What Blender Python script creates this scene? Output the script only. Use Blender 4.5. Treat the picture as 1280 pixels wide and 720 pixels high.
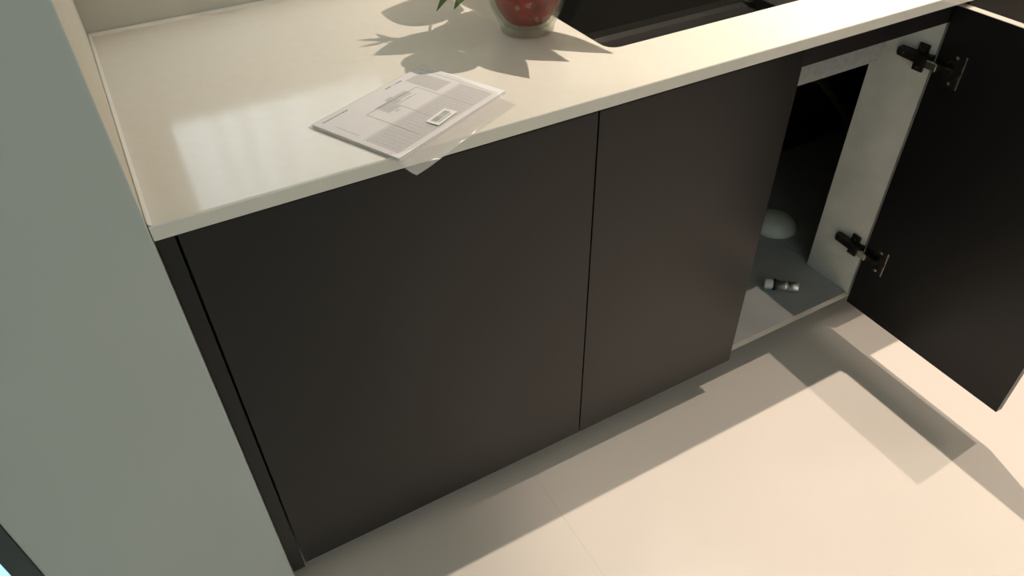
import bpy, bmesh, math, random
from mathutils import Vector, Matrix
random.seed(7)
for o in list(bpy.data.objects): bpy.data.objects.remove(o)
scene = bpy.context.scene
COL = scene.collection

# ---------------------------------------------------------------- camera
cam = bpy.data.cameras.new('camera'); cam.sensor_width = 36; cam.lens = 36*919.34/1280
cam.clip_start = .02
co = bpy.data.objects.new('camera', cam); COL.objects.link(co)
co.location = (.0351, -.7332, 1.2653); co.rotation_euler = (.8601, .0193, -.5101)
scene.camera = co

# ---------------------------------------------------------------- world, lights, exposure
w = bpy.data.worlds.new('world'); scene.world = w; w.use_nodes = True
w.node_tree.nodes['Background'].inputs[0].default_value = (.62, .78, .9, 1)
w.node_tree.nodes['Background'].inputs[1].default_value = 1.0
scene.view_settings.view_transform = 'Standard'; scene.view_settings.look = 'None'
scene.view_settings.gamma = 1; scene.view_settings.use_curve_mapping = False
scene.view_settings.exposure = 0.0
CEIL = 2.42
LIGHT_SINK = Vector((1.50, .15, 2.40))
LIGHT_ROOM = Vector((1.71, -.35, 2.40))
P_SINK, P_ROOM = 150, 64
P_FILL = 4.5               # emission of the added fill panel in the ceiling at the right
WARM = (1.0, .88, .75)
WARM2 = (1.0, .87, .76)
PANE_STRENGTH = 1.85       # window over the worktop
DOOR_STRENGTH = 1.2        # daylight behind the glass door at the left
FILL_WINDOW = 1.3          # glow of the added fill window behind the viewer

# ---------------------------------------------------------------- materials
def mat(name, col, rough=.5, metal=0, noise=None, spec=.5, coat=0, bump=0, alpha=None, trans=0, emit=None, ior=1.45):
    m = bpy.data.materials.new(name); m.use_nodes = True
    nt = m.node_tree; b = nt.nodes['Principled BSDF']
    b.inputs['Base Color'].default_value = (*col, 1); b.inputs['Roughness'].default_value = rough
    b.inputs['Metallic'].default_value = metal; b.inputs['Specular IOR Level'].default_value = spec
    b.inputs['Coat Weight'].default_value = coat; b.inputs['IOR'].default_value = ior
    b.inputs['Transmission Weight'].default_value = trans
    if alpha is not None: b.inputs['Alpha'].default_value = alpha
    if emit: b.inputs['Emission Color'].default_value = (*emit[0], 1); b.inputs['Emission Strength'].default_value = emit[1]
    if noise or bump:
        tc = nt.nodes.new('ShaderNodeTexCoord'); n = nt.nodes.new('ShaderNodeTexNoise')
        sc = noise[0] if noise else 60
        n.inputs['Scale'].default_value = sc; n.inputs['Detail'].default_value = 5
        nt.links.new(tc.outputs['Object'], n.inputs['Vector'])
        if noise:
            r = nt.nodes.new('ShaderNodeMapRange'); r.inputs[3].default_value = 1-noise[1]; r.inputs[4].default_value = 1+noise[1]
            r.inputs[1].default_value = .3; r.inputs[2].default_value = .7
            nt.links.new(n.outputs['Fac'], r.inputs[0])
            mx = nt.nodes.new('ShaderNodeVectorMath'); mx.operation = 'SCALE'; mx.inputs[0].default_value = col
            nt.links.new(r.outputs[0], mx.inputs['Scale']); nt.links.new(mx.outputs[0], b.inputs['Base Color'])
        if bump:
            bp = nt.nodes.new('ShaderNodeBump'); bp.inputs['Strength'].default_value = bump; bp.inputs['Distance'].default_value = .002
            nt.links.new(n.outputs['Fac'], bp.inputs['Height']); nt.links.new(bp.outputs[0], b.inputs['Normal'])
    return m
M = dict(
    tile=mat('glossy_cream_tile', (.86, .77, .685), .16, noise=(3, .02), spec=.35),
    grout=mat('tile_grout', (.78, .69, .6), .4, bump=.2),
    wall=mat('wall_paint', (.62, .58, .53), .7, noise=(8, .02), bump=.05),
    sidewall=mat('tan_wall_panel', (.74, .68, .57), .6, noise=(8, .02), bump=.05),
    backwall=mat('beige_wall_paint', (.60, .565, .49), .7, noise=(8, .02), bump=.05),
    pier=mat('pale_laminate', (.56, .59, .555), .45, noise=(5, .02)),
    ceiling=mat('ceiling_paint', (.8, .78, .75), .9, noise=(8, .01)),
    top=mat('white_quartz_worktop', (.82, .77, .68), .11, noise=(60, .015), spec=.9),
    seal=mat('white_sealant', (.85, .82, .74), .35, bump=.1),
    door=mat('charcoal_laminate', (.010, .0095, .0095), .34, noise=(220, .10), bump=.05, spec=.42),
    rail=mat('black_rail', (.016, .013, .014), .4, bump=.05),
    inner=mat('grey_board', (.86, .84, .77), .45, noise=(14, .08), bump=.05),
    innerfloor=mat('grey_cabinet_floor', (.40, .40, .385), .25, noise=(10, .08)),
    dark=mat('shade_dark_board', (.035, .037, .033), .6, noise=(4, .2)),  # shade inside the cabinets put into the back boards' colour
    edge=mat('pale_edge_band', (.45, .42, .37), .4, noise=(30, .04)),
    sink=mat('dark_steel_sink', (.10, .098, .09), .28, metal=.85, noise=(160, .08)),
    undercoat=mat('grey_sink_undercoat', (.4, .39, .37), .6, noise=(90, .12), bump=.3),
    chrome=mat('chrome', (.95, .94, .9), .38, metal=1, bump=.02),
    bronze=mat('dark_hinge_metal', (.055, .047, .04), .35, metal=.8, noise=(90, .2)),
    nickel=mat('hinge_nickel', (.72, .66, .56), .25, metal=1, bump=.02),
    rubber=mat('black_rubber', (.02, .02, .02), .6, bump=.1),
    plastic=mat('white_plastic', (.88, .88, .82), .4, noise=(40, .03)),
    bowl=mat('pale_plastic', (.82, .81, .68), .45, noise=(30, .08)),
    hose=mat('olive_hose', (.05, .045, .012), .5, noise=(60, .2)),
    paper=mat('white_paper', (.90, .88, .88), .65, noise=(40, .01)),
    greyprint=mat('grey_print', (.66, .64, .64), .65, noise=(300, .03)),
    midprint=mat('mid_grey_print', (.5, .48, .49), .65, noise=(300, .05)),
    ink=mat('dark_ink', (.17, .16, .17), .6, noise=(300, .1)),
    sticker=mat('white_sticker', (.88, .88, .86), .4, noise=(200, .01)),
    leaf=mat('green_leaf', (.13, .19, .045), .42, noise=(30, .25), bump=.1),
    stem=mat('green_stem', (.10, .17, .04), .5, noise=(40, .2)),
    red=mat('dark_red_pot', (.46, .05, .04), .4, noise=(45, .5), bump=.5),
    redpale=mat('pale_red_flake', (.62, .28, .24), .4, noise=(80, .1)),
    soil=mat('dark_soil', (.05, .035, .025), .95, noise=(120, .5), bump=1),
    frame=mat('dark_door_frame', (.045, .055, .055), .4, noise=(50, .1)),
    winframe=mat('white_window_frame', (.7, .7, .68), .4, noise=(50, .02)),
    lampwhite=mat('lamp_trim_white', (.85, .85, .83), .4, noise=(50, .02)),
    lens=mat('lamp_lens', (.9, .9, .9), .4, emit=(WARM, 12), noise=(50, .02)),
)
def glass_mat():
    m = bpy.data.materials.new('vase_glass'); m.use_nodes = True; nt = m.node_tree; nt.nodes.clear()
    out = nt.nodes.new('ShaderNodeOutputMaterial'); mix = nt.nodes.new('ShaderNodeMixShader')
    t = nt.nodes.new('ShaderNodeBsdfTransparent'); t.inputs[0].default_value = (.86, .88, .85, 1)
    g = nt.nodes.new('ShaderNodeBsdfGlossy'); g.inputs['Roughness'].default_value = .06
    lw = nt.nodes.new('ShaderNodeLayerWeight'); lw.inputs[0].default_value = .08
    n = nt.nodes.new('ShaderNodeTexNoise'); n.inputs['Scale'].default_value = 60
    bp = nt.nodes.new('ShaderNodeBump'); bp.inputs['Strength'].default_value = .5; bp.inputs['Distance'].default_value = .003
    nt.links.new(n.outputs[0], bp.inputs['Height']); nt.links.new(bp.outputs[0], g.inputs['Normal'])
    nt.links.new(lw.outputs['Facing'], mix.inputs[0]); nt.links.new(t.outputs[0], mix.inputs[1]); nt.links.new(g.outputs[0], mix.inputs[2])
    nt.links.new(mix.outputs[0], out.inputs[0]); return m
def film_mat():
    m = bpy.data.materials.new('clear_plastic_film'); m.use_nodes = True; nt = m.node_tree; nt.nodes.clear()
    out = nt.nodes.new('ShaderNodeOutputMaterial'); mix = nt.nodes.new('ShaderNodeMixShader')
    t = nt.nodes.new('ShaderNodeBsdfTransparent'); t.inputs[0].default_value = (.99, .98, .98, 1)
    b = nt.nodes.new('ShaderNodeBsdfPrincipled'); b.inputs['Base Color'].default_value = (.80, .79, .77, 1); b.inputs['Roughness'].default_value = .22
    n = nt.nodes.new('ShaderNodeTexNoise'); n.inputs['Scale'].default_value = 14
    tc = nt.nodes.new('ShaderNodeTexCoord'); nt.links.new(tc.outputs['Object'], n.inputs['Vector'])
    bp = nt.nodes.new('ShaderNodeBump'); bp.inputs['Strength'].default_value = .4; bp.inputs['Distance'].default_value = .004
    nt.links.new(n.outputs[0], bp.inputs['Height']); nt.links.new(bp.outputs[0], b.inputs['Normal'])
    mix.inputs[0].default_value = .26
    nt.links.new(t.outputs[0], mix.inputs[1]); nt.links.new(b.outputs[0], mix.inputs[2]); nt.links.new(mix.outputs[0], out.inputs[0]); return m
def daylight_mat(name, col, s):
    m = bpy.data.materials.new(name); m.use_nodes = True; nt = m.node_tree; b = nt.nodes['Principled BSDF']
    b.inputs['Base Color'].default_value = (.7, .75, .78, 1); b.inputs['Roughness'].default_value = .3
    n = nt.nodes.new('ShaderNodeTexNoise'); n.inputs['Scale'].default_value = 3
    r = nt.nodes.new('ShaderNodeMapRange'); r.inputs[3].default_value = s*.95; r.inputs[4].default_value = s*1.05
    nt.links.new(n.outputs[0], r.inputs[0]); nt.links.new(r.outputs[0], b.inputs['Emission Strength'])
    b.inputs['Emission Color'].default_value = (*col, 1); return m
M['glass'] = glass_mat(); M['film'] = film_mat()
M['pane'] = daylight_mat('daylit_frosted_glass', (.80, .92, 1.0), PANE_STRENGTH)
M['pane_door'] = daylight_mat('daylit_door_glass', (.36, .68, .76), DOOR_STRENGTH)
M['pane_fill'] = daylight_mat('fill_window_glow', (.70, .92, .95), FILL_WINDOW)

# ---------------------------------------------------------------- helpers
def link_mesh(name, bm, m, parent=None, smooth=False):
    off = parent_world(parent)
    bmesh.ops.translate(bm, verts=bm.verts, vec=-off)
    me = bpy.data.meshes.new(name); bm.to_mesh(me); bm.free()
    if smooth:
        for p in me.polygons: p.use_smooth = True
    me.materials.append(m)
    o = bpy.data.objects.new(name, me); COL.objects.link(o)
    if parent: o.parent = parent
    return o
def parent_world(p):
    v = Vector((0, 0, 0))
    while p: v += p.location; p = p.parent
    return v
def empty(name, loc, label, cat, group=None):
    o = bpy.data.objects.new(name, None); COL.objects.link(o); o.location = loc; o.empty_display_size = .05
    o['label'] = label; o['category'] = cat
    if group: o['group'] = group
    return o
def tag(o, label, cat, group=None):
    o['label'] = label; o['category'] = cat
    if group: o['group'] = group
    return o
def box(bm, a, b, bev=0):
    r = bmesh.ops.create_cube(bm, size=1)
    vs = r['verts']
    for v in vs: v.co = Vector([a[i] if v.co[i] < 0 else b[i] for i in range(3)])
    if bev:
        es = {e for v in vs for e in v.link_edges}
        bmesh.ops.bevel(bm, geom=list(es), offset=bev, segments=2, affect='EDGES', profile=.6)
def B(name, a, b, m, parent=None, bev=0):
    bm = bmesh.new(); box(bm, a, b, bev); return link_mesh(name, bm, m, parent)
def struct(o): o['kind'] = 'structure'; return o
def ring(c, ax, r, n=20):
    ax = ax.normalized(); u = ax.orthogonal().normalized(); v = ax.cross(u)
    return [c + r*(math.cos(2*math.pi*i/n)*u + math.sin(2*math.pi*i/n)*v) for i in range(n)]
def lathe(bm, c, ax, prof, n=28, cap=True):
    """prof: (distance along the axis, radius)"""
    ax = Vector(ax).normalized(); c = Vector(c); rows = []
    for d, r in prof: rows.append([bm.verts.new(p) for p in ring(c+ax*d, ax, max(r, 1e-4), n)])
    for a, b in zip(rows, rows[1:]):
        for i in range(n): bm.faces.new((a[i], a[(i+1) % n], b[(i+1) % n], b[i]))
    if cap: bm.faces.new(rows[0][::-1]); bm.faces.new(rows[-1])
    bmesh.ops.recalc_face_normals(bm, faces=bm.faces)
def L(name, c, ax, prof, m, parent=None, n=28, cap=True):
    bm = bmesh.new(); lathe(bm, c, ax, prof, n, cap); o = link_mesh(name, bm, m, parent, True)
    return o
def smooth_path(pts, k=6):
    P = [Vector(p) for p in pts]; out = []
    for i in range(len(P)-1):
        p0 = P[max(i-1, 0)]; p1 = P[i]; p2 = P[i+1]; p3 = P[min(i+2, len(P)-1)]
        for j in range(k):
            t = j/k
            out.append(.5*((2*p1)+(-p0+p2)*t+(2*p0-5*p1+4*p2-p3)*t*t+(-p0+3*p1-3*p2+p3)*t**3))
    out.append(P[-1]); return out
def tube(bm, pts, r, n=10, k=6, r1=None):
    P = smooth_path(pts, k); rows = []
    for i, p in enumerate(P):
        d = (P[min(i+1, len(P)-1)]-P[max(i-1, 0)]).normalized()
        u = d.cross(Vector((.13, .31, .94))).normalized(); v = d.cross(u)
        rr = r if r1 is None else r+(r1-r)*i/(len(P)-1)
        rows.append([bm.verts.new(p+rr*(math.cos(2*math.pi*q/n)*u+math.sin(2*math.pi*q/n)*v)) for q in range(n)])
    for a, b in zip(rows, rows[1:]):
        for i in range(n): bm.faces.new((a[i], a[(i+1) % n], b[(i+1) % n], b[i]))
    bm.faces.new(rows[0][::-1]); bm.faces.new(rows[-1]); bmesh.ops.recalc_face_normals(bm, faces=bm.faces)

# ---------------------------------------------------------------- room shell
FX0, FX1, FY0, FY1 = -2.6, 4.2, -3.2, .78
floor = struct(B('floor', (FX0, FY0, -.06), (FX1, FY1, -.0004), M['grout']))
TJX, TJY, TW, TH = .4855, -1.2, 1.5, 1.5
i0 = math.floor((FX0-TJX)/TW); j0 = math.floor((FY0-TJY)/TH)
for i in range(i0, i0+6):
    for j in range(j0, j0+5):
        a = (max(TJX+i*TW+.0003, FX0), max(TJY+j*TH+.0004, FY0)); b = (min(TJX+(i+1)*TW-.0003, FX1), min(TJY+(j+1)*TH-.0004, FY1))
        if b[0]-a[0] < .02 or b[1]-a[1] < .02: continue
        B('tile', (a[0], a[1], -.00035), (b[0], b[1], 0), M['tile'], floor)
struct(B('ceiling', (FX0, FY0, CEIL), (FX1, FY1, CEIL+.1), M['ceiling']))
# back wall with the window opening above the worktop
YB = .597
WX0, WX1, WZ0, WZ1 = .05, .50, .985, 1.42
bm = bmesh.new()
for a, b in (((-2.6, YB, 0), (WX0, YB+.12, CEIL)), ((WX1, YB, 0), (4.2, YB+.12, CEIL)), ((WX0, YB, 0), (WX1, YB+.12, WZ0)), ((WX0, YB, WZ1), (WX1, YB+.12, CEIL))): box(bm, a, b)
struct(link_mesh('wall_back', bm, M['backwall']))
struct(B('wall_right', (4.1, FY0, 0), (4.2, YB, CEIL), M['wall']))
# front wall (behind the viewer) with a large opening for the added fill window
bm = bmesh.new()
for a, b in (((FX0, FY0, 0), (-1.3, FY0+.1, CEIL)), ((1.3, FY0, 0), (FX1, FY0+.1, CEIL)), ((-1.3, FY0, 0), (1.3, FY0+.1, .9)), ((-1.3, FY0, 2.2), (1.3, FY0+.1, CEIL))): box(bm, a, b)
struct(link_mesh('wall_front', bm, M['wall']))
struct(B('wall_side', (FX0-.1, FY0, 0), (FX0, YB, CEIL), M['wall']))
# pier at the left end of the worktop
bm = bmesh.new(); box(bm, (-.279, -.0015, 0), (-.0005, .010, CEIL), .0015); box(bm, (-.279, .009, 0), (-.0135, YB-.001, CEIL))
struct(link_mesh('wall_left', bm, M['pier']))
struct(B('trim_1', (-.0134, .0102, 0), (-.0005, YB-.001, CEIL), M['sidewall']))
# window over the worktop
wi = bpy.data.objects.new('window_1', None); COL.objects.link(wi); wi.location = (WX0, YB, WZ0); struct(wi)
bm = bmesh.new(); t = .022
for a, b in (((WX0, YB+.02, WZ0), (WX0+t, YB+.06, WZ1)), ((WX1-t, YB+.02, WZ0), (WX1, YB+.06, WZ1)), ((WX0, YB+.02, WZ0), (WX1, YB+.06, WZ0+t)), ((WX0, YB+.02, WZ1-t), (WX1, YB+.06, WZ1))): box(bm, a, b, .002)
link_mesh('window_frame', bm, M['winframe'], wi)
B('pane', (WX0+t, YB+.034, WZ0+t), (WX1-t, YB+.04, WZ1-t), M['pane'], wi)
cu = bpy.data.materials.new('sheer_fabric'); cu.use_nodes = True; nt = cu.node_tree; nt.nodes.clear()
_o = nt.nodes.new('ShaderNodeOutputMaterial'); _m = nt.nodes.new('ShaderNodeMixShader'); _t = nt.nodes.new('ShaderNodeBsdfTransparent')
_m2 = nt.nodes.new('ShaderNodeMixShader'); _d = nt.nodes.new('ShaderNodeBsdfDiffuse'); _l = nt.nodes.new('ShaderNodeBsdfTranslucent')
_n = nt.nodes.new('ShaderNodeTexNoise'); _n.inputs['Scale'].default_value = 22
_tc = nt.nodes.new('ShaderNodeTexCoord'); _mp = nt.nodes.new('ShaderNodeMapping'); _mp.inputs['Scale'].default_value = (1, 0, .03)
nt.links.new(_tc.outputs['Object'], _mp.inputs[0]); nt.links.new(_mp.outputs[0], _n.inputs['Vector'])
_sx = nt.nodes.new('ShaderNodeSeparateXYZ'); nt.links.new(_tc.outputs['Object'], _sx.inputs[0])
_r0 = nt.nodes.new('ShaderNodeMapRange'); _r0.inputs[1].default_value = -.16; _r0.inputs[2].default_value = .10; _r0.inputs[3].default_value = .0; _r0.inputs[4].default_value = .5
nt.links.new(_sx.outputs[0], _r0.inputs[0])      # opacity rises to the right to fade the window's reflected light
_r1 = nt.nodes.new('ShaderNodeMapRange'); _r1.inputs[1].default_value = .4; _r1.inputs[2].default_value = .65; _r1.inputs[3].default_value = .05; _r1.inputs[4].default_value = .32
nt.links.new(_n.outputs[0], _r1.inputs[0])
_r = nt.nodes.new('ShaderNodeMath'); _r.operation = 'ADD'; nt.links.new(_r0.outputs[0], _r.inputs[1])
_d.inputs[0].default_value = _l.inputs[0].default_value = (.86, .82, .74, 1)
nt.links.new(_r1.outputs[0], _r.inputs[0]); nt.links.new(_r.outputs[0], _m.inputs[0])
nt.links.new(_d.outputs[0], _m2.inputs[1]); nt.links.new(_l.outputs[0], _m2.inputs[2])
nt.links.new(_t.outputs[0], _m.inputs[1]); nt.links.new(_m2.outputs[0], _m.inputs[2]); nt.links.new(_m.outputs[0], _o.inputs[0])
ct = empty('sheer_curtain', (.36, YB-.05, 1.48), 'thin pale curtain with soft folds hanging at the window over the worktop', 'curtain')
bm = bmesh.new(); cols = []
for i in range(121):
    x = .03+.51*i/120; fold = math.sin(i*.42)+.5*math.sin(i*.23+1)
    amp = .010+.008*math.sin(i*.05)
    cols.append([bm.verts.new((x, YB-.05+amp*fold*(.6+.4*(1.48-z)), z)) for z in (.955, 1.12, 1.3, 1.48)])
for a, b in zip(cols, cols[1:]):
    for k in range(3): bm.faces.new((a[k], b[k], b[k+1], a[k+1]))
link_mesh('cloth', bm, cu, ct, True)
bm = bmesh.new(); tube(bm, [(-.0, YB-.05, 1.49), (.3, YB-.05, 1.49), (.62, YB-.05, 1.49)], .008, 10, 2); link_mesh('curtain_rod', bm, M['winframe'], ct, True)
# unseen window behind the viewer, added to fill the room with light
wi = bpy.data.objects.new('fill_window', None); COL.objects.link(wi); wi.location = (0, FY0, .9); struct(wi)
bm = bmesh.new(); y0 = FY0
for a, b in (((-1.3, y0+.03, .9), (-1.25, y0+.08, 2.2)), ((1.25, y0+.03, .9), (1.3, y0+.08, 2.2)), ((-1.3, y0+.03, .9), (1.3, y0+.08, .95)), ((-1.3, y0+.03, 2.15), (1.3, y0+.08, 2.2)), ((-.025, y0+.03, .9), (.025, y0+.08, 2.2))): box(bm, a, b, .003)
link_mesh('window_frame', bm, M['winframe'], wi)
B('pane', (-1.25, y0+.045, .95), (1.25, y0+.051, 2.15), M['pane_fill'], wi)
# glass door left of the pier
dr = bpy.data.objects.new('door_1', None); COL.objects.link(dr); dr.location = (-.3, 0, 0); struct(dr)
bm = bmesh.new()
box(bm, (-.3065, -.004, 0), (-.2795, .05, 2.2), .0015); box(bm, (-1.3, -.004, 0), (-1.25, .05, 2.2), .0015)
box(bm, (-1.25, -.004, 0), (-.3065, .05, .05), .0015); box(bm, (-1.25, -.004, 2.15), (-.3065, .05, 2.2), .0015)
link_mesh('door_frame', bm, M['frame'], dr)
B('pane', (-1.25, .018, .05), (-.3065, .024, 2.15), M['pane_door'], dr)
bm = bmesh.new(); box(bm, (-2.6, 0, 0), (-1.3, .08, CEIL)); box(bm, (-1.3, 0, 2.2), (-.2795, .08, CEIL))
struct(link_mesh('wall_partition', bm, M['wall']))

# ---------------------------------------------------------------- worktop
ZT, ZU = .820, .8005
XR = 2.75
SX0, SX1, SY0, SY1, SR = .668, 1.330, .121, .50, .022
def rrect(x0, x1, y0, y1, r, n=5):
    pts = []
    for cx, cy, a0 in ((x1-r, y1-r, 0), (x0+r, y1-r, 90), (x0+r, y0+r, 180), (x1-r, y0+r, 270)):
        for i in range(n+1):
            a = math.radians(a0+90*i/n); pts.append((cx+r*math.cos(a), cy+r*math.sin(a)))
    return pts
def worktop():
    bm = bmesh.new()
    inner = rrect(SX0, SX1, SY0, SY1, SR)
    outer = [(XR, YB-.002), (.0005, YB-.002), (.0005, .0), (XR, .0)]
    def layer(z, inset):
        o = []
        for x, y in outer: o.append(bm.verts.new((x, y+(inset if y < .1 else 0), z)))
        i = [bm.verts.new((x, y, z)) for x, y in inner]
        return o, i
    # front edge: tiny chamfer through the layers
    specs = [(ZU, .0012), (ZU+.0012, 0), (ZT-.0018, 0), (ZT-.0005, .0006), (ZT, .0020)]
    layers = [layer(*s) for s in specs]
    for (o1, i1), (o2, i2) in zip(layers, layers[1:]):
        for k in range(4): bm.faces.new((o1[k], o1[(k+1) % 4], o2[(k+1) % 4], o2[k]))
        n = len(i1)
        for k in range(n): bm.faces.new((i1[k], i2[k], i2[(k+1) % n], i1[(k+1) % n]))
    n = 6
    for (o, i) in (layers[0], layers[-1]):
        q = len(i)//4
        for c in range(4):
            seg = i[c*q:(c+1)*q]
            for k in range(len(seg)-1): bm.faces.new((o[c], seg[k], seg[k+1]))
            nxt = i[((c+1)*q) % len(i)]
            bm.faces.new((o[c], seg[-1], nxt, o[(c+1) % 4]))
    bmesh.ops.recalc_face_normals(bm, faces=bm.faces)
    return bm
wt = link_mesh('worktop', worktop(), M['top'])
tag(wt, 'long cream white stone worktop running over the charcoal cabinets', 'worktop')
bm = bmesh.new()
def bead(bm, p, q, d1, d2, r=.0045):
    p, q, d1, d2 = map(Vector, (p, q, d1, d2)); rows = []
    for c in (p, q):
        vs = [c] + [c+d1*r*(1-math.sin(t))+d2*r*(1-math.cos(t)) for t in [math.pi/2*i/4 for i in range(5)]]
        rows.append([bm.verts.new(v) for v in vs])
    n = len(rows[0])
    for i in range(n): bm.faces.new((rows[0][i], rows[0][(i+1) % n], rows[1][(i+1) % n], rows[1][i]))
    bmesh.ops.recalc_face_normals(bm, faces=bm.faces)
bead(bm, (.0002, .001, ZT), (.0002, YB-.002, ZT), (1, 0, 0), (0, 0, 1))
bead(bm, (0, YB-.0015, ZT), (XR, YB-.0015, ZT), (0, -1, 0), (0, 0, 1))
link_mesh('sealant_bead', bm, M['seal'], wt)

# ---------------------------------------------------------------- sink
def sink():
    bm = bmesh.new(); rows = []
    prof = [(.006, ZU-.0010), (0.0, ZU-.0010), (0, ZU-.004), (.001, .67), (.006, .657), (.02, .652)]
    o0 = rrect(SX0-.012, SX1+.012, SY0-.012, SY1+.012, SR+.012)
    rows.append([bm.verts.new((x, y, ZU-.0008)) for x, y in o0])
    for ins, z in prof[1:]:
        rows.append([bm.verts.new((x, y, z)) for x, y in rrect(SX0+ins, SX1-ins, SY0+ins, SY1-ins, SR)])
    for a, b in zip(rows, rows[1:]):
        n = len(a)
        for k in range(n): bm.faces.new((a[k], a[(k+1) % n], b[(k+1) % n], b[k]))
    bm.faces.new(rows[-1])
    bmesh.ops.recalc_face_normals(bm, faces=bm.faces)
    for f in bm.faces: f.normal_flip() if f.calc_center_median().z < .66 and f.normal.z < 0 else None
    return bm
sk = empty('kitchen_sink', (1.0, .31, .652), 'dark steel sink bowl set into the cream worktop beside the plant vase', 'sink')
bo = link_mesh('bowl', sink(), M['sink'], sk)
so = bo.modifiers.new('solid', 'SOLIDIFY'); so.thickness = .0015; so.offset = 0
bm = bmesh.new(); rows = []
for ins, z in ((-.0065, ZU-.004), (-.003, ZU-.006), (-.002, .665), (.004, .652), (.02, .6475)):
    rows.append([bm.verts.new((x, y, z)) for x, y in rrect(SX0+ins, SX1+min(0, ins), SY0+ins, SY1-ins, SR)])
for a, b in zip(rows, rows[1:]):
    for k in range(len(a)): bm.faces.new((a[k], a[(k+1) % len(a)], b[(k+1) % len(a)], b[k]))
bm.faces.new(rows[-1]); bmesh.ops.recalc_face_normals(bm, faces=bm.faces)
us = link_mesh('outer_shell', bm, M['undercoat'], sk); us['label'] = 'grey coated outside of the sink bowl'
L('drain_flange', (.84, .20, .6515), (0, 0, 1), [(0, .045), (.003, .045), (.004, .04), (.0025, .03), (.0025, .001)], M['chrome'], sk)
L('drain_pipe', (.84, .20, .53), (0, 0, 1), [(0, .022), (.10, .022), (.105, .045), (.1165, .045)], M['plastic'], sk)

# ---------------------------------------------------------------- cabinets
YF, DT, YC = .012, .018, .032      # door face, door thickness, carcass front
ZDO = .7895
ZB, ZD = .100, .7925               # bottom and top of doors
def carcass(root, x0, x1, left=True, right=True, front=None):
    B('bottom_board', (x0, YC, ZB), (x1, YB-.02, ZB+.018), M['innerfloor'], root, .0006)
    if left: B('side_board', (x0, YC, ZB+.0185), (x0+.017, YB-.02, ZU-.001), M['inner'], root, .0006)
    if right: B('side_board', (x1-.017, YC, ZB+.0185), (x1, YB-.02, ZU-.001), M['inner'], root, .0006)
    B('back_board', (x0, YB-.0195, ZB), (x1, YB-.012, .60), M['dark'], root)
    B('plinth', (x0, .10, 0), (x1, .116, ZB-.0005), M['door'], root)
def top_rail(root, x0, x1):
    bm = bmesh.new()
    box(bm, (x0, .0235, .757), (x1, .0312, ZU-.0005), .0005)
    box(bm, (x0, .0312, .757), (x1, .062, .7595))
    return link_mesh('top_rail', bm, M['rail'], root)
c1 = empty('base_cabinet', (.30, .30, 0), 'leftmost charcoal base cabinet with one wide closed door beside the pale wall', 'cabinet')
carcass(c1, .024, .5775)
top_rail(c1, .024, .5775)
B('door', (.0235, YF, ZB), (.5768, YF+.0175, ZD), M['door'], c1, .0008)
fp = B('filler_panel', (.0004, YF+.001, .088), (.0205, YF+.0185, ZU-.0012), M['door'], c1, .0006)

c2 = empty('sink_cabinet', (.96, .30, 0), 'charcoal cabinet under the sink with its right door standing wide open', 'cabinet')
X3 = 1.3515
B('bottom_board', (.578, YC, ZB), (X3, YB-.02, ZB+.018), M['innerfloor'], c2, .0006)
eb = B('edge_band', (.578, YC-.0012, ZB), (X3, YC-.0002, ZB+.018), M['edge'], c2); eb['label'] = 'pale front edge of the bottom board'
B('side_board', (.578, YC, ZB+.0185), (.595, YB-.02, ZU-.001), M['inner'], c2, .0006)
B('side_panel', (1.334, YC-.006, ZB+.0185), (X3-.0005, .152, ZU-.045), M['inner'], c2, .0006)
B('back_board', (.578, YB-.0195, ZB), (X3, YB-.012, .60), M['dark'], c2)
B('plinth', (.578, .10, 0), (X3, .116, ZB-.0005), M['door'], c2)
top_rail(c2, .578, X3)
B('door', (.5792, YF, ZB), (.9645, YF+.0175, ZD), M['door'], c2, .0008)
DOOR_TURN = Matrix.Rotation(math.radians(-1.0), 4, 'Z')
def turned(name, a, b, m, parent, bev=0):
    bm = bmesh.new(); box(bm, a, b, bev); bmesh.ops.rotate(bm, cent=(1.331, .0195, 0), matrix=DOOR_TURN, verts=bm.verts)
    return link_mesh(name, bm, m, parent)
od = turned('door', (1.3305, -.3640, ZB), (1.348, .0195, ZDO), M['door'], c2, .0008)
od['label'] = 'charcoal door standing open at a right angle to the cabinet'
db = turned('door_edge', (1.3308, -.3635, ZDO), (1.3477, .019, ZDO+.0008), M['edge'], od); db['label'] = 'pale top edge of the open door'

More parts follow.
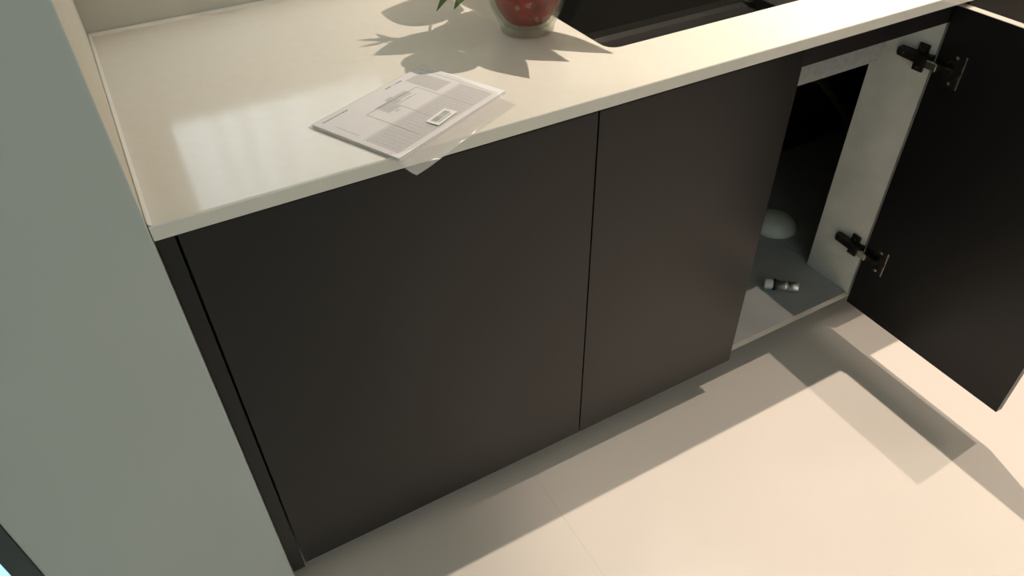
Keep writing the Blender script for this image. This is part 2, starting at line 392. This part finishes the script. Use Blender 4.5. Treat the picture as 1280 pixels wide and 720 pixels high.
def hinge(z, flip):
    h = bpy.data.objects.new('hinge', None); COL.objects.link(h); h.parent = c2
    h.location = Vector((1.33, .05, z))-parent_world(c2)
    bm = bmesh.new()
    # arm: tapered bar running front to back, cranked towards the door
    sec = [(.098, .0055, .008), (.092, .009, .013), (.06, .0095, .015), (.035, .011, .016), (.024, .013, .014)]
    rows = []
    for y, hw, out in sec:
        rows.append([bm.verts.new((x, y, z+s)) for x, s in ((1.3335, -hw), (1.3335-out, -hw*.8), (1.3335-out, hw*.8), (1.3335, hw))])
    for a, b in zip(rows, rows[1:]):
        for k in range(4): bm.faces.new((a[k], a[(k+1) % 4], b[(k+1) % 4], b[k]))
    bm.faces.new(rows[0][::-1]); bm.faces.new(rows[-1]); bmesh.ops.recalc_face_normals(bm, faces=bm.faces)
    link_mesh('hinge_arm', bm, M['bronze'], h)
    bm = bmesh.new()
    box(bm, (1.329, .038, z-.026), (1.3338, .060, z+.026), .0015)
    box(bm, (1.3255, .042, z+.008), (1.3295, .056, z+.024), .0015)
    box(bm, (1.3255, .042, z-.022), (1.3295, .056, z-.010), .0015)
    link_mesh('mounting_plate', bm, M['bronze'], h)
    for q in ((1.3255, .049, z+.017), (1.3255, .049, z-.017), (1.3210, .082, z)):
        L('screw', q, (-1, 0, 0), [(0, .0035), (.0015, .0035), (.002, .0015)], M['bronze'], h, 12)
    bm = bmesh.new()
    box(bm, (1.313, .004, z-.008), (1.3205, .026, z+.007), .0015)
    link_mesh('knuckle', bm, M['nickel'], h)
    bm = bmesh.new()
    box(bm, (1.3288, -.034, z-.031), (1.3303, -.006, z+.031), .0006)
    lathe(bm, (1.3302, -.018, z), (-1, 0, 0), [(0, .0185), (.0025, .0185), (.003, .016), (.0012, .015), (.0012, .001)], 24)
    box(bm, (1.317, -.020, z-.006), (1.329, .008, z+.005), .001)
    link_mesh('hinge_cup', bm, M['bronze'], h)
    bm = bmesh.new()
    box(bm, (1.3278, -.0372, z-.031), (1.3303, -.0345, z+.031), .0003)
    for s in (.028, -.028): lathe(bm, (1.3288, -.020, z+s*.85), (-1, 0, 0), [(0, .0035), (.0015, .0035), (.002, .001)], 12)
    link_mesh('flange_rim', bm, M['nickel'], h)
    return h
hinge(.684, 1); hinge(.246, 1)

c3 = empty('base_cabinet', (1.95, .30, 0), 'closed charcoal cabinet beyond the open door at the upper right', 'cabinet')
B('bottom_board', (X3+.0005, YC, ZB), (XR, YB-.02, ZB+.018), M['innerfloor'], c3)
B('back_board', (X3+.0005, YB-.0195, ZB), (XR, YB-.012, .60), M['dark'], c3)
B('side_board', (XR-.017, YC, ZB+.0185), (XR, YB-.02, ZU-.001), M['inner'], c3)
B('plinth', (X3+.0005, .10, 0), (XR, .116, ZB-.0005), M['door'], c3)
top_rail(c3, X3+.0005, XR)
for a, b in ((1.3565, 1.80), (1.803, 2.27), (2.273, 2.74)): B('door', (a, YF, ZB), (b, YF+.0175, ZD), M['door'], c3, .0008)

# ---------------------------------------------------------------- things inside the open cabinet
ZF = ZB+.018
# chrome valve lying on the cabinet floor
va = Vector((1.183, .138, ZF+.0137)); vb = Vector((1.250, .077, ZF+.0128)); ax = (vb-va).normalized()
vt = empty('angle_valve', (1.21, .11, ZF), 'small chrome pipe fitting with a white nut lying on the grey cabinet floor', 'valve')
L('nut', va-ax*.004, ax, [(0, .006), (0, .0105), (.004, .0125), (.016, .0125), (.020, .011)], M['plastic'], vt, 8)
L('washer', va+ax*.0165, ax, [(0, .0133), (.0015, .0137), (.004, .0137), (.0055, .0133)], M['rubber'], vt)
L('body', va+ax*.022, ax, [(0, .0105), (.018, .0105), (.020, .012), (.023, .012), (.0245, .010), (.028, .010)], M['chrome'], vt)
L('spout', va+ax*.0495, ax, [(0, .0085), (.001, .0120), (.022, .0124), (.024, .0114), (.024, .0095), (.016, .008)], M['chrome'], vt)
# upturned pale bowl at the back
bw = empty('plastic_bowl', (1.382, .312, ZF), 'pale round plastic bowl upturned at the back of the cabinet floor', 'bowl')
L('shell', (1.382, .312, ZF+.0005), (0, 0, 1), [(0, .057), (.004, .057), (.012, .054), (.022, .044), (.028, .03), (.031, .014), (.032, .001)], M['bowl'], bw, 36)
L('rim', (1.382, .312, ZF+.0004), (0, 0, 1), [(0, .0575), (0, .060), (.003, .060), (.004, .0575)], M['bowl'], bw, 36, cap=False)
# drain hose
bm = bmesh.new(); tube(bm, [(.84, .20, .528), (.87, .21, .49), (1.05, .28, .50), (1.30, .35, .53), (1.44, .35, .50), (1.50, .35, .455), (1.56, .35, .40), (1.62, .35, .33), (1.68, .36, .22), (1.70, .38, ZF+.012)], .011, 10, 8)
hs = link_mesh('drain_hose', bm, M['hose'], None, True)
tag(hs, 'dark olive drain hose hanging in the shadow inside the open cabinet', 'hose')

# ---------------------------------------------------------------- booklet in a plastic bag
O = Vector((.215, .119, ZT)); U = Vector((.905, .425, 0)).normalized(); V = Vector((U.y, -U.x, 0)); N = Vector((0, 0, 1))
def pm(u, v, h): return O+U*u*.001+V*v*.001+N*h
def pbox(bm, u0, u1, v0, v1, h0, h1):
    vs = [bm.verts.new(pm(u, v, h)) for h in (h0, h1) for u, v in ((u0, v0), (u0, v1), (u1, v1), (u1, v0))]
    for f in ((0, 3, 2, 1), (4, 5, 6, 7), (0, 1, 5, 4), (1, 2, 6, 5), (2, 3, 7, 6), (3, 0, 4, 7)): bm.faces.new([vs[i] for i in f])
    bmesh.ops.recalc_face_normals(bm, faces=bm.faces)
bk = empty('instruction_booklet', O, 'white printed booklet with a line drawing sealed in the clear bag', 'booklet')
bm = bmesh.new()
for k in range(6): pbox(bm, 0+.15*k, 210, 0, 147-.2*k, .0006+.0006*k, .0006+.0006*k+.0005)
link_mesh('pages', bm, M['paper'], bk)
HT = .0042
bm = bmesh.new(); pbox(bm, 0, 210, 0, 147, .00415, HT+.0001); cov = link_mesh('cover', bm, M['paper'], bk)
HP = HT+.00012
def pr(name, rects, m, h=HP, lab=None):
    bm = bmesh.new()
    for r in rects: pbox(bm, *r, h, h+.00004)
    o = link_mesh(name, bm, m, bk)
    if len(rects) > 1: o['kind'] = 'stuff'
    if lab: o['label'] = lab
    return o
pr('printed_panel', [(8, 194, 84, 138), (158, 190, 14, 70)], M['greyprint'], HP, 'light grey printed band')
H2 = HP+.00005
lines = []
rr = random.Random(3)
for u in range(14, 190, 7):     # faint body text running across the band
    if 80 < u < 130: v1 = 108
    else: v1 = 134
    v = 88
    while v < v1-4:
        ln = rr.uniform(4, 12); lines.append((u, u+.9, v, min(v+ln, v1))); v += ln+rr.uniform(1.2, 2.5)
for u in range(162, 188, 5):
    v = 18
    while v < 64:
        ln = rr.uniform(4, 11); lines.append((u, u+.8, v, min(v+ln, 66))); v += ln+1.6
pr('printed_text', lines, M['midprint'], H2)
# frame line with the drawing of a box-shaped appliance inside
fr = [(56, 57.4, 40, 128), (57, 152, 38.6, 40), (152, 153.4, 38.6, 138), (100, 101.4, 52, 128)]
fr += [(6, 200, 81.8, 82.6), (198, 199, 6, 142), (12, 13, 30, 70)]
pr('printed_frame', fr, M['midprint'], H2, 'thin grey printed frame lines')
dwg = [(78, 97, 38, 60), (99, 112, 30, 50), (113, 134, 34, 47), (84, 92, 62, 66), (118, 128, 50, 53)]
pr('printed_drawing', dwg, M['greyprint'], H2, 'grey line drawing on the booklet cover')
dl = []
for k in range(6): dl.append((79, 96, 40+k*3.4, 41+k*3.4))
for k in range(5): dl.append((100+k*2.6, 101+k*2.6, 31, 49))
dl += [(76, 98, 36.6, 37.6), (76, 77, 36, 62), (97.5, 98.5, 36, 62), (113, 135, 33, 34), (134, 135, 33, 48), (98, 136, 52, 53.2)]
pr('printed_drawing', dl, M['midprint'], H2+.00004, 'dark hatching of the line drawing')
tl = []
for u0, u1, v in ((10, 53, 8),):
    u = u0
    while u < u1: ln = rr.uniform(2, 5); tl.append((u, min(u+ln, u1), v, v+2.2)); u += ln+.8
tl += [(124, 128, 8, 10.4), (129, 134, 8, 10.4), (146, 150, 8, 10.4), (151, 156, 8, 10.4), (136, 145, 9, 9.6)]
pr('printed_title', tl, M['ink'], H2)
# the bag: upper and lower film welded at the edges
bag = empty('plastic_bag', O, 'clear plastic bag around the booklet, one corner hanging over the worktop edge', 'bag')
def bag_pt(s, t, top):
    """s 0..1 along the booklet's long side, t 0..1 across towards the front edge"""
    c0 = (-4+(-1+4)*t, -4+177*t); c1 = (215-24*t, -4+182*t)
    u = c0[0]*(1-s)+c1[0]*s; v = c0[1]*(1-s)+c1[1]*s+3*math.sin(s*3.1)*t
    p = pm(u, v, 0)
    e = min(min(s, 1-s)*231, min(t, 1-t)*190)/9
    e = min(1, e); inside = (-1 < u < 211 and -1 < v < 148)
    wav = .0007*math.sin(u*.11+v*.05)+.0006*math.sin(v*.14-u*.03)
    # distance outside the booklet
    du = max(0, u-210, -u); dv = max(0, v-147, -v); d = math.hypot(du, dv)
    if top: h = .0046+max(0, wav)*.5 if d < .5 else max(.0009+abs(wav)*2.2, .0046*(1-d/16))
    else: h = .00025
    if not top and d > .5: h = .0004
    if not inside and (s in (0, 1) or t in (0, 1)): h = .0007
    z = ZT+h
    if p.y < 0:   # beyond the worktop's edge: droops a little
        z -= .0003+.45*min(.03, -p.y)**1.0*(.35+8*(-p.y)) * 1.0
        if not top: z -= .0006
    return Vector((p.x, p.y, z))
def bag_mesh(top):
    bm = bmesh.new(); nu, nv = 66, 54
    g = [[bm.verts.new(bag_pt(i/nu, j/nv, top)) for j in range(nv+1)] for i in range(nu+1)]
    for i in range(nu):
        for j in range(nv): bm.faces.new((g[i][j], g[i+1][j], g[i+1][j+1], g[i][j+1]))
    return bm
link_mesh('top_film', bag_mesh(True), M['film'], bag, True)
link_mesh('bottom_film', bag_mesh(False), M['film'], bag, True)
# barcode sticker on the bag
SO = pm(83, 116, 0); SU = (pm(119, 113, 0)-pm(83, 116, 0)).normalized(); SV = Vector((SU.y, -SU.x, 0))
def sbox(bm, u0, u1, v0, v1, h0, h1):
    vs = [bm.verts.new(SO+SU*u*.001+SV*v*.001+N*h) for h in (h0, h1) for u, v in ((u0, v0), (u0, v1), (u1, v1), (u1, v0))]
    for f in ((0, 3, 2, 1), (4, 5, 6, 7), (0, 1, 5, 4), (1, 2, 6, 5), (2, 3, 7, 6), (3, 0, 4, 7)): bm.faces.new([vs[i] for i in f])
    bmesh.ops.recalc_face_normals(bm, faces=bm.faces)
bm = bmesh.new(); sbox(bm, 0, 41, 0, 20, .0058, .0060); st = link_mesh('barcode_sticker', bm, M['sticker'], bag)
st['label'] = 'white sticker with a black barcode'
bm = bmesh.new(); u = 5
while u < 36:
    wd = rr.choice((.5, .8, 1.2)); sbox(bm, u, u+wd, 4, 13, .0060, .00605); u += wd+rr.choice((.5, .8, 1.1))
for u in range(7, 34, 3): sbox(bm, u, u+1.8, 14.5, 16.3, .0060, .00605)
link_mesh('barcode', bm, M['ink'], st)

# ---------------------------------------------------------------- potted plant
PC = Vector((.604, .252, ZT))
pl = empty('potted_plant', PC, 'leafy green plant in a clear glass vase holding a red inner pot by the sink', 'potted plant')
prof = [(.0005, .030), (.0005, .040), (.004, .0425), (.010, .0425), (.020, .047), (.040, .0565), (.065, .064), (.090, .067), (.115, .068), (.118, .0665), (.115, .065), (.090, .064), (.065, .061), (.040, .0535), (.022, .044), (.013, .038), (.012, .001)]
vase = L('vase', PC, (0, 0, 1), prof, M['glass'], pl, 40, cap=False)
L('inner_pot', PC, (0, 0, 1), [(.016, .001), (.016, .030), (.021, .036), (.040, .0475), (.065, .055), (.090, .058), (.108, .059), (.108, .055), (.098, .054), (.098, .001)], M['red'], pl, 40, cap=False)
L('soil', PC, (0, 0, 1), [(.0985, .0535), (.101, .045), (.102, .02), (.1025, .001)], M['soil'], pl, 30)
bm = bmesh.new()
for k in range(16):   # pale flakes stuck between pot and glass
    a = rr.uniform(0, 6.28); z = rr.uniform(.022, .09); r = .0355+(.0222 if z > .065 else .0222*(z-.02)/.045) + .0016
    c = PC+Vector((r*math.cos(a), r*math.sin(a), z)); t1 = Vector((-math.sin(a), math.cos(a), 0)); s = rr.uniform(.003, .010)
    n_ = Vector((math.cos(a), math.sin(a), -.2)).normalized(); t2 = n_.cross(t1)
    vs = [bm.verts.new(c+t1*s*math.cos(q+k)*rr.uniform(.6, 1.2)+t2*s*math.sin(q+k)*rr.uniform(.6, 1.2)) for q in (0, 1.4, 2.6, 4.2)]
    bm.faces.new(vs)
fl = link_mesh('flake', bm, M['redpale'], pl); fl['kind'] = 'stuff'

def lift(sx, sy, h):
    S = Vector((sx, sy, ZT)); return S+(LIGHT_SINK-S)*((h-ZT)/(LIGHT_SINK.z-ZT))
def leaf(p0, p1, width, droop=.15, twist=0, blunt=.5, curl=.1):
    p0, p1 = Vector(p0), Vector(p1); ax = p1-p0; ln = ax.length
    tol = (LIGHT_SINK-(p0+p1)/2).normalized()
    side = ax.cross(tol).normalized(); up = side.cross(ax).normalized()
    if up.z < 0: up = -up
    side = (Matrix.Rotation(twist, 3, ax.normalized()) @ side)
    bm = bmesh.new(); n = 14; rows = []
    for i in range(n+1):
        t = i/n
        c = p0+ax*t+up*(ln*droop*4*t*(1-t))
        wd = width*.5*2.9*t**.6*(1-t)**(1.0 if blunt > .72 else .85)*(1-.35*t**3)+.0005
        rows.append([bm.verts.new(c+side*(wd*q)+up*(wd*curl*q*q-(.0012 if q == 0 else 0))) for q in (-1, -.5, 0, .5, 1)])
    for a, b in zip(rows, rows[1:]):
        for k in range(4): bm.faces.new((a[k], a[k+1], b[k+1], b[k]))
    o = link_mesh('leaf', bm, M['leaf'], pl, True)
    s = o.modifiers.new('solid', 'SOLIDIFY'); s.thickness = .0006; s.offset = 0
    return o
crown = Vector((.603, .252, 1.06))
leaves = [  # shadow foot, its height, shadow tip, its height, width, blunt
    ((0.504, 0.303), 1.03, (0.362, 0.288), 0.990, 0.060, 0.80),
    ((0.424, 0.320), 1.01, (0.361, 0.355), 1.010, 0.012, 0.90),
    ((0.396, 0.326), 1.01, (0.356, 0.326), 1.010, 0.007, 0.90),
    ((0.408, 0.322), 1.01, (0.395, 0.364), 1.010, 0.008, 0.90),
    ((0.558, 0.382), 1.05, (0.437, 0.446), 1.030, 0.105, 0.60),
    ((0.575, 0.481), 1.06, (0.481, 0.502), 1.050, 0.070, 0.80),
    ((0.490, 0.219), 1.02, (0.399, 0.191), 0.960, 0.070, 0.60),
    ((0.489, 0.257), 1.03, (0.393, 0.223), 1.000, 0.035, 0.80),
    ((0.508, 0.228), 1.04, (0.519, 0.099), 1.000, 0.052, 0.80),
    ((0.529, 0.243), 1.05, (0.596, 0.117), 1.020, 0.052, 0.80),
    ((0.579, 0.256), 1.07, (0.666, 0.106), 1.040, 0.050, 0.80),
    ((0.563, 0.229), 1.05, (0.472, 0.323), 1.040, 0.085, 0.60),
    ((0.616, 0.271), 1.06, (0.520, 0.364), 1.040, 0.100, 0.60),
    ((0.572, 0.231), 1.06, (0.481, 0.165), 1.040, 0.055, 0.60),
    ((0.551, 0.312), 1.05, (0.455, 0.290), 1.030, 0.060, 0.60),
    ((0.684, 0.333), 1.07, (0.589, 0.415), 1.050, 0.110, 0.60),
    ((0.559, 0.196), 1.06, (0.480, 0.211), 1.040, 0.050, 0.60),
    ((0.621, 0.230), 1.08, (0.520, 0.200), 1.060, 0.060, 0.60),
    ((0.781, 0.439), 1.09, (0.749, 0.694), 1.120, 0.090, 0.80),
    ((0.783, 0.387), 1.10, (0.946, 0.702), 1.130, 0.090, 0.80),
    ((0.762, 0.306), 1.10, (0.901, 0.312), 1.130, 0.070, 0.80),
    ((0.623, 0.308), 1.12, (0.649, 0.635), 1.160, 0.090, 0.80),
    ((.455, .260), 1.00, (.386, .218), .893, .040, .85),
    ((.455, .235), 1.00, (.388, .180), .905, .055, .90),
]
for (a, ha, b, hb, wd, bl) in leaves: leaf(lift(*a, ha), lift(*b, hb), wd, rr.uniform(.02, .08), rr.uniform(-.2, .2), bl)
for a, ha, b, hb, wd, bl in leaves:    # thin petiole from crown to the foot of each leaf
    p = lift(*a, ha); bm = bmesh.new()
    q = crown+(p-crown)*.1
    tube(bm, [crown, (crown+p)/2+Vector((0, 0, .012)), p], .0018, 6, 4); link_mesh('petiole', bm, M['stem'], pl, True)
for dx, dy in ((0, 0), (.012, .006), (-.010, .008), (.002, -.012)):
    bm = bmesh.new(); tube(bm, [PC+Vector((dx, dy, .095)), PC+Vector((dx*1.6, dy*1.6, .17)), crown+Vector((dx*.5, dy*.5, .002))], .0042, 8, 4, .003); link_mesh('stem', bm, M['stem'], pl, True)

# ---------------------------------------------------------------- ceiling downlights
def downlight(pos, power, col, cone, blend, label):
    e = empty('ceiling_downlight', (pos.x, pos.y, CEIL), label, 'ceiling light', 'recessed ceiling downlights')
    L('trim_ring', (pos.x, pos.y, CEIL-.006), (0, 0, 1), [(0, .035), (0, .052), (.006, .054), (.006, .035)], M['lampwhite'], e, cap=False)
    L('lens', (pos.x, pos.y, CEIL-.002), (0, 0, 1), [(0, .03), (.0015, .03)], M['lens'], e)
    l = bpy.data.lights.new('spot', 'SPOT'); l.energy = power; l.color = col; l.spot_size = math.radians(cone); l.spot_blend = blend; l.shadow_soft_size = .007
    o = bpy.data.objects.new('spot_lamp', l); COL.objects.link(o); o.parent = e; o.location = (0, 0, pos.z-CEIL-.008)
downlight(LIGHT_SINK, P_SINK, WARM, 100, .8, 'round white ceiling downlight directly above the sink edge')
downlight(LIGHT_ROOM, P_ROOM, WARM2, 64, .3, 'round white ceiling downlight in front of the open cabinet door')

PX, PY = 2.85, -1.0  # unseen ceiling panel, added to lift the ambient light on the floor
pn = empty('fill_panel', (PX, PY, CEIL), 'added fill light, a large flat rectangular panel in the ceiling at the right', 'ceiling light')
bm = bmesh.new()
for a, b in (((PX-.62, PY-.32, CEIL-.012), (PX-.60, PY+.32, CEIL)), ((PX+.60, PY-.32, CEIL-.012), (PX+.62, PY+.32, CEIL)), ((PX-.60, PY-.32, CEIL-.012), (PX+.60, PY-.30, CEIL)), ((PX-.60, PY+.30, CEIL-.012), (PX+.60, PY+.32, CEIL))): box(bm, a, b)
link_mesh('fill_panel_frame', bm, M['lampwhite'], pn)
M['fill_diffuser'] = mat('fill_panel_glow', (.9, .9, .9), .5, emit=(WARM2, P_FILL), noise=(50, .02))
B('fill_diffuser', (PX-.60, PY-.30, CEIL-.008), (PX+.60, PY+.30, CEIL-.002), M['fill_diffuser'], pn)
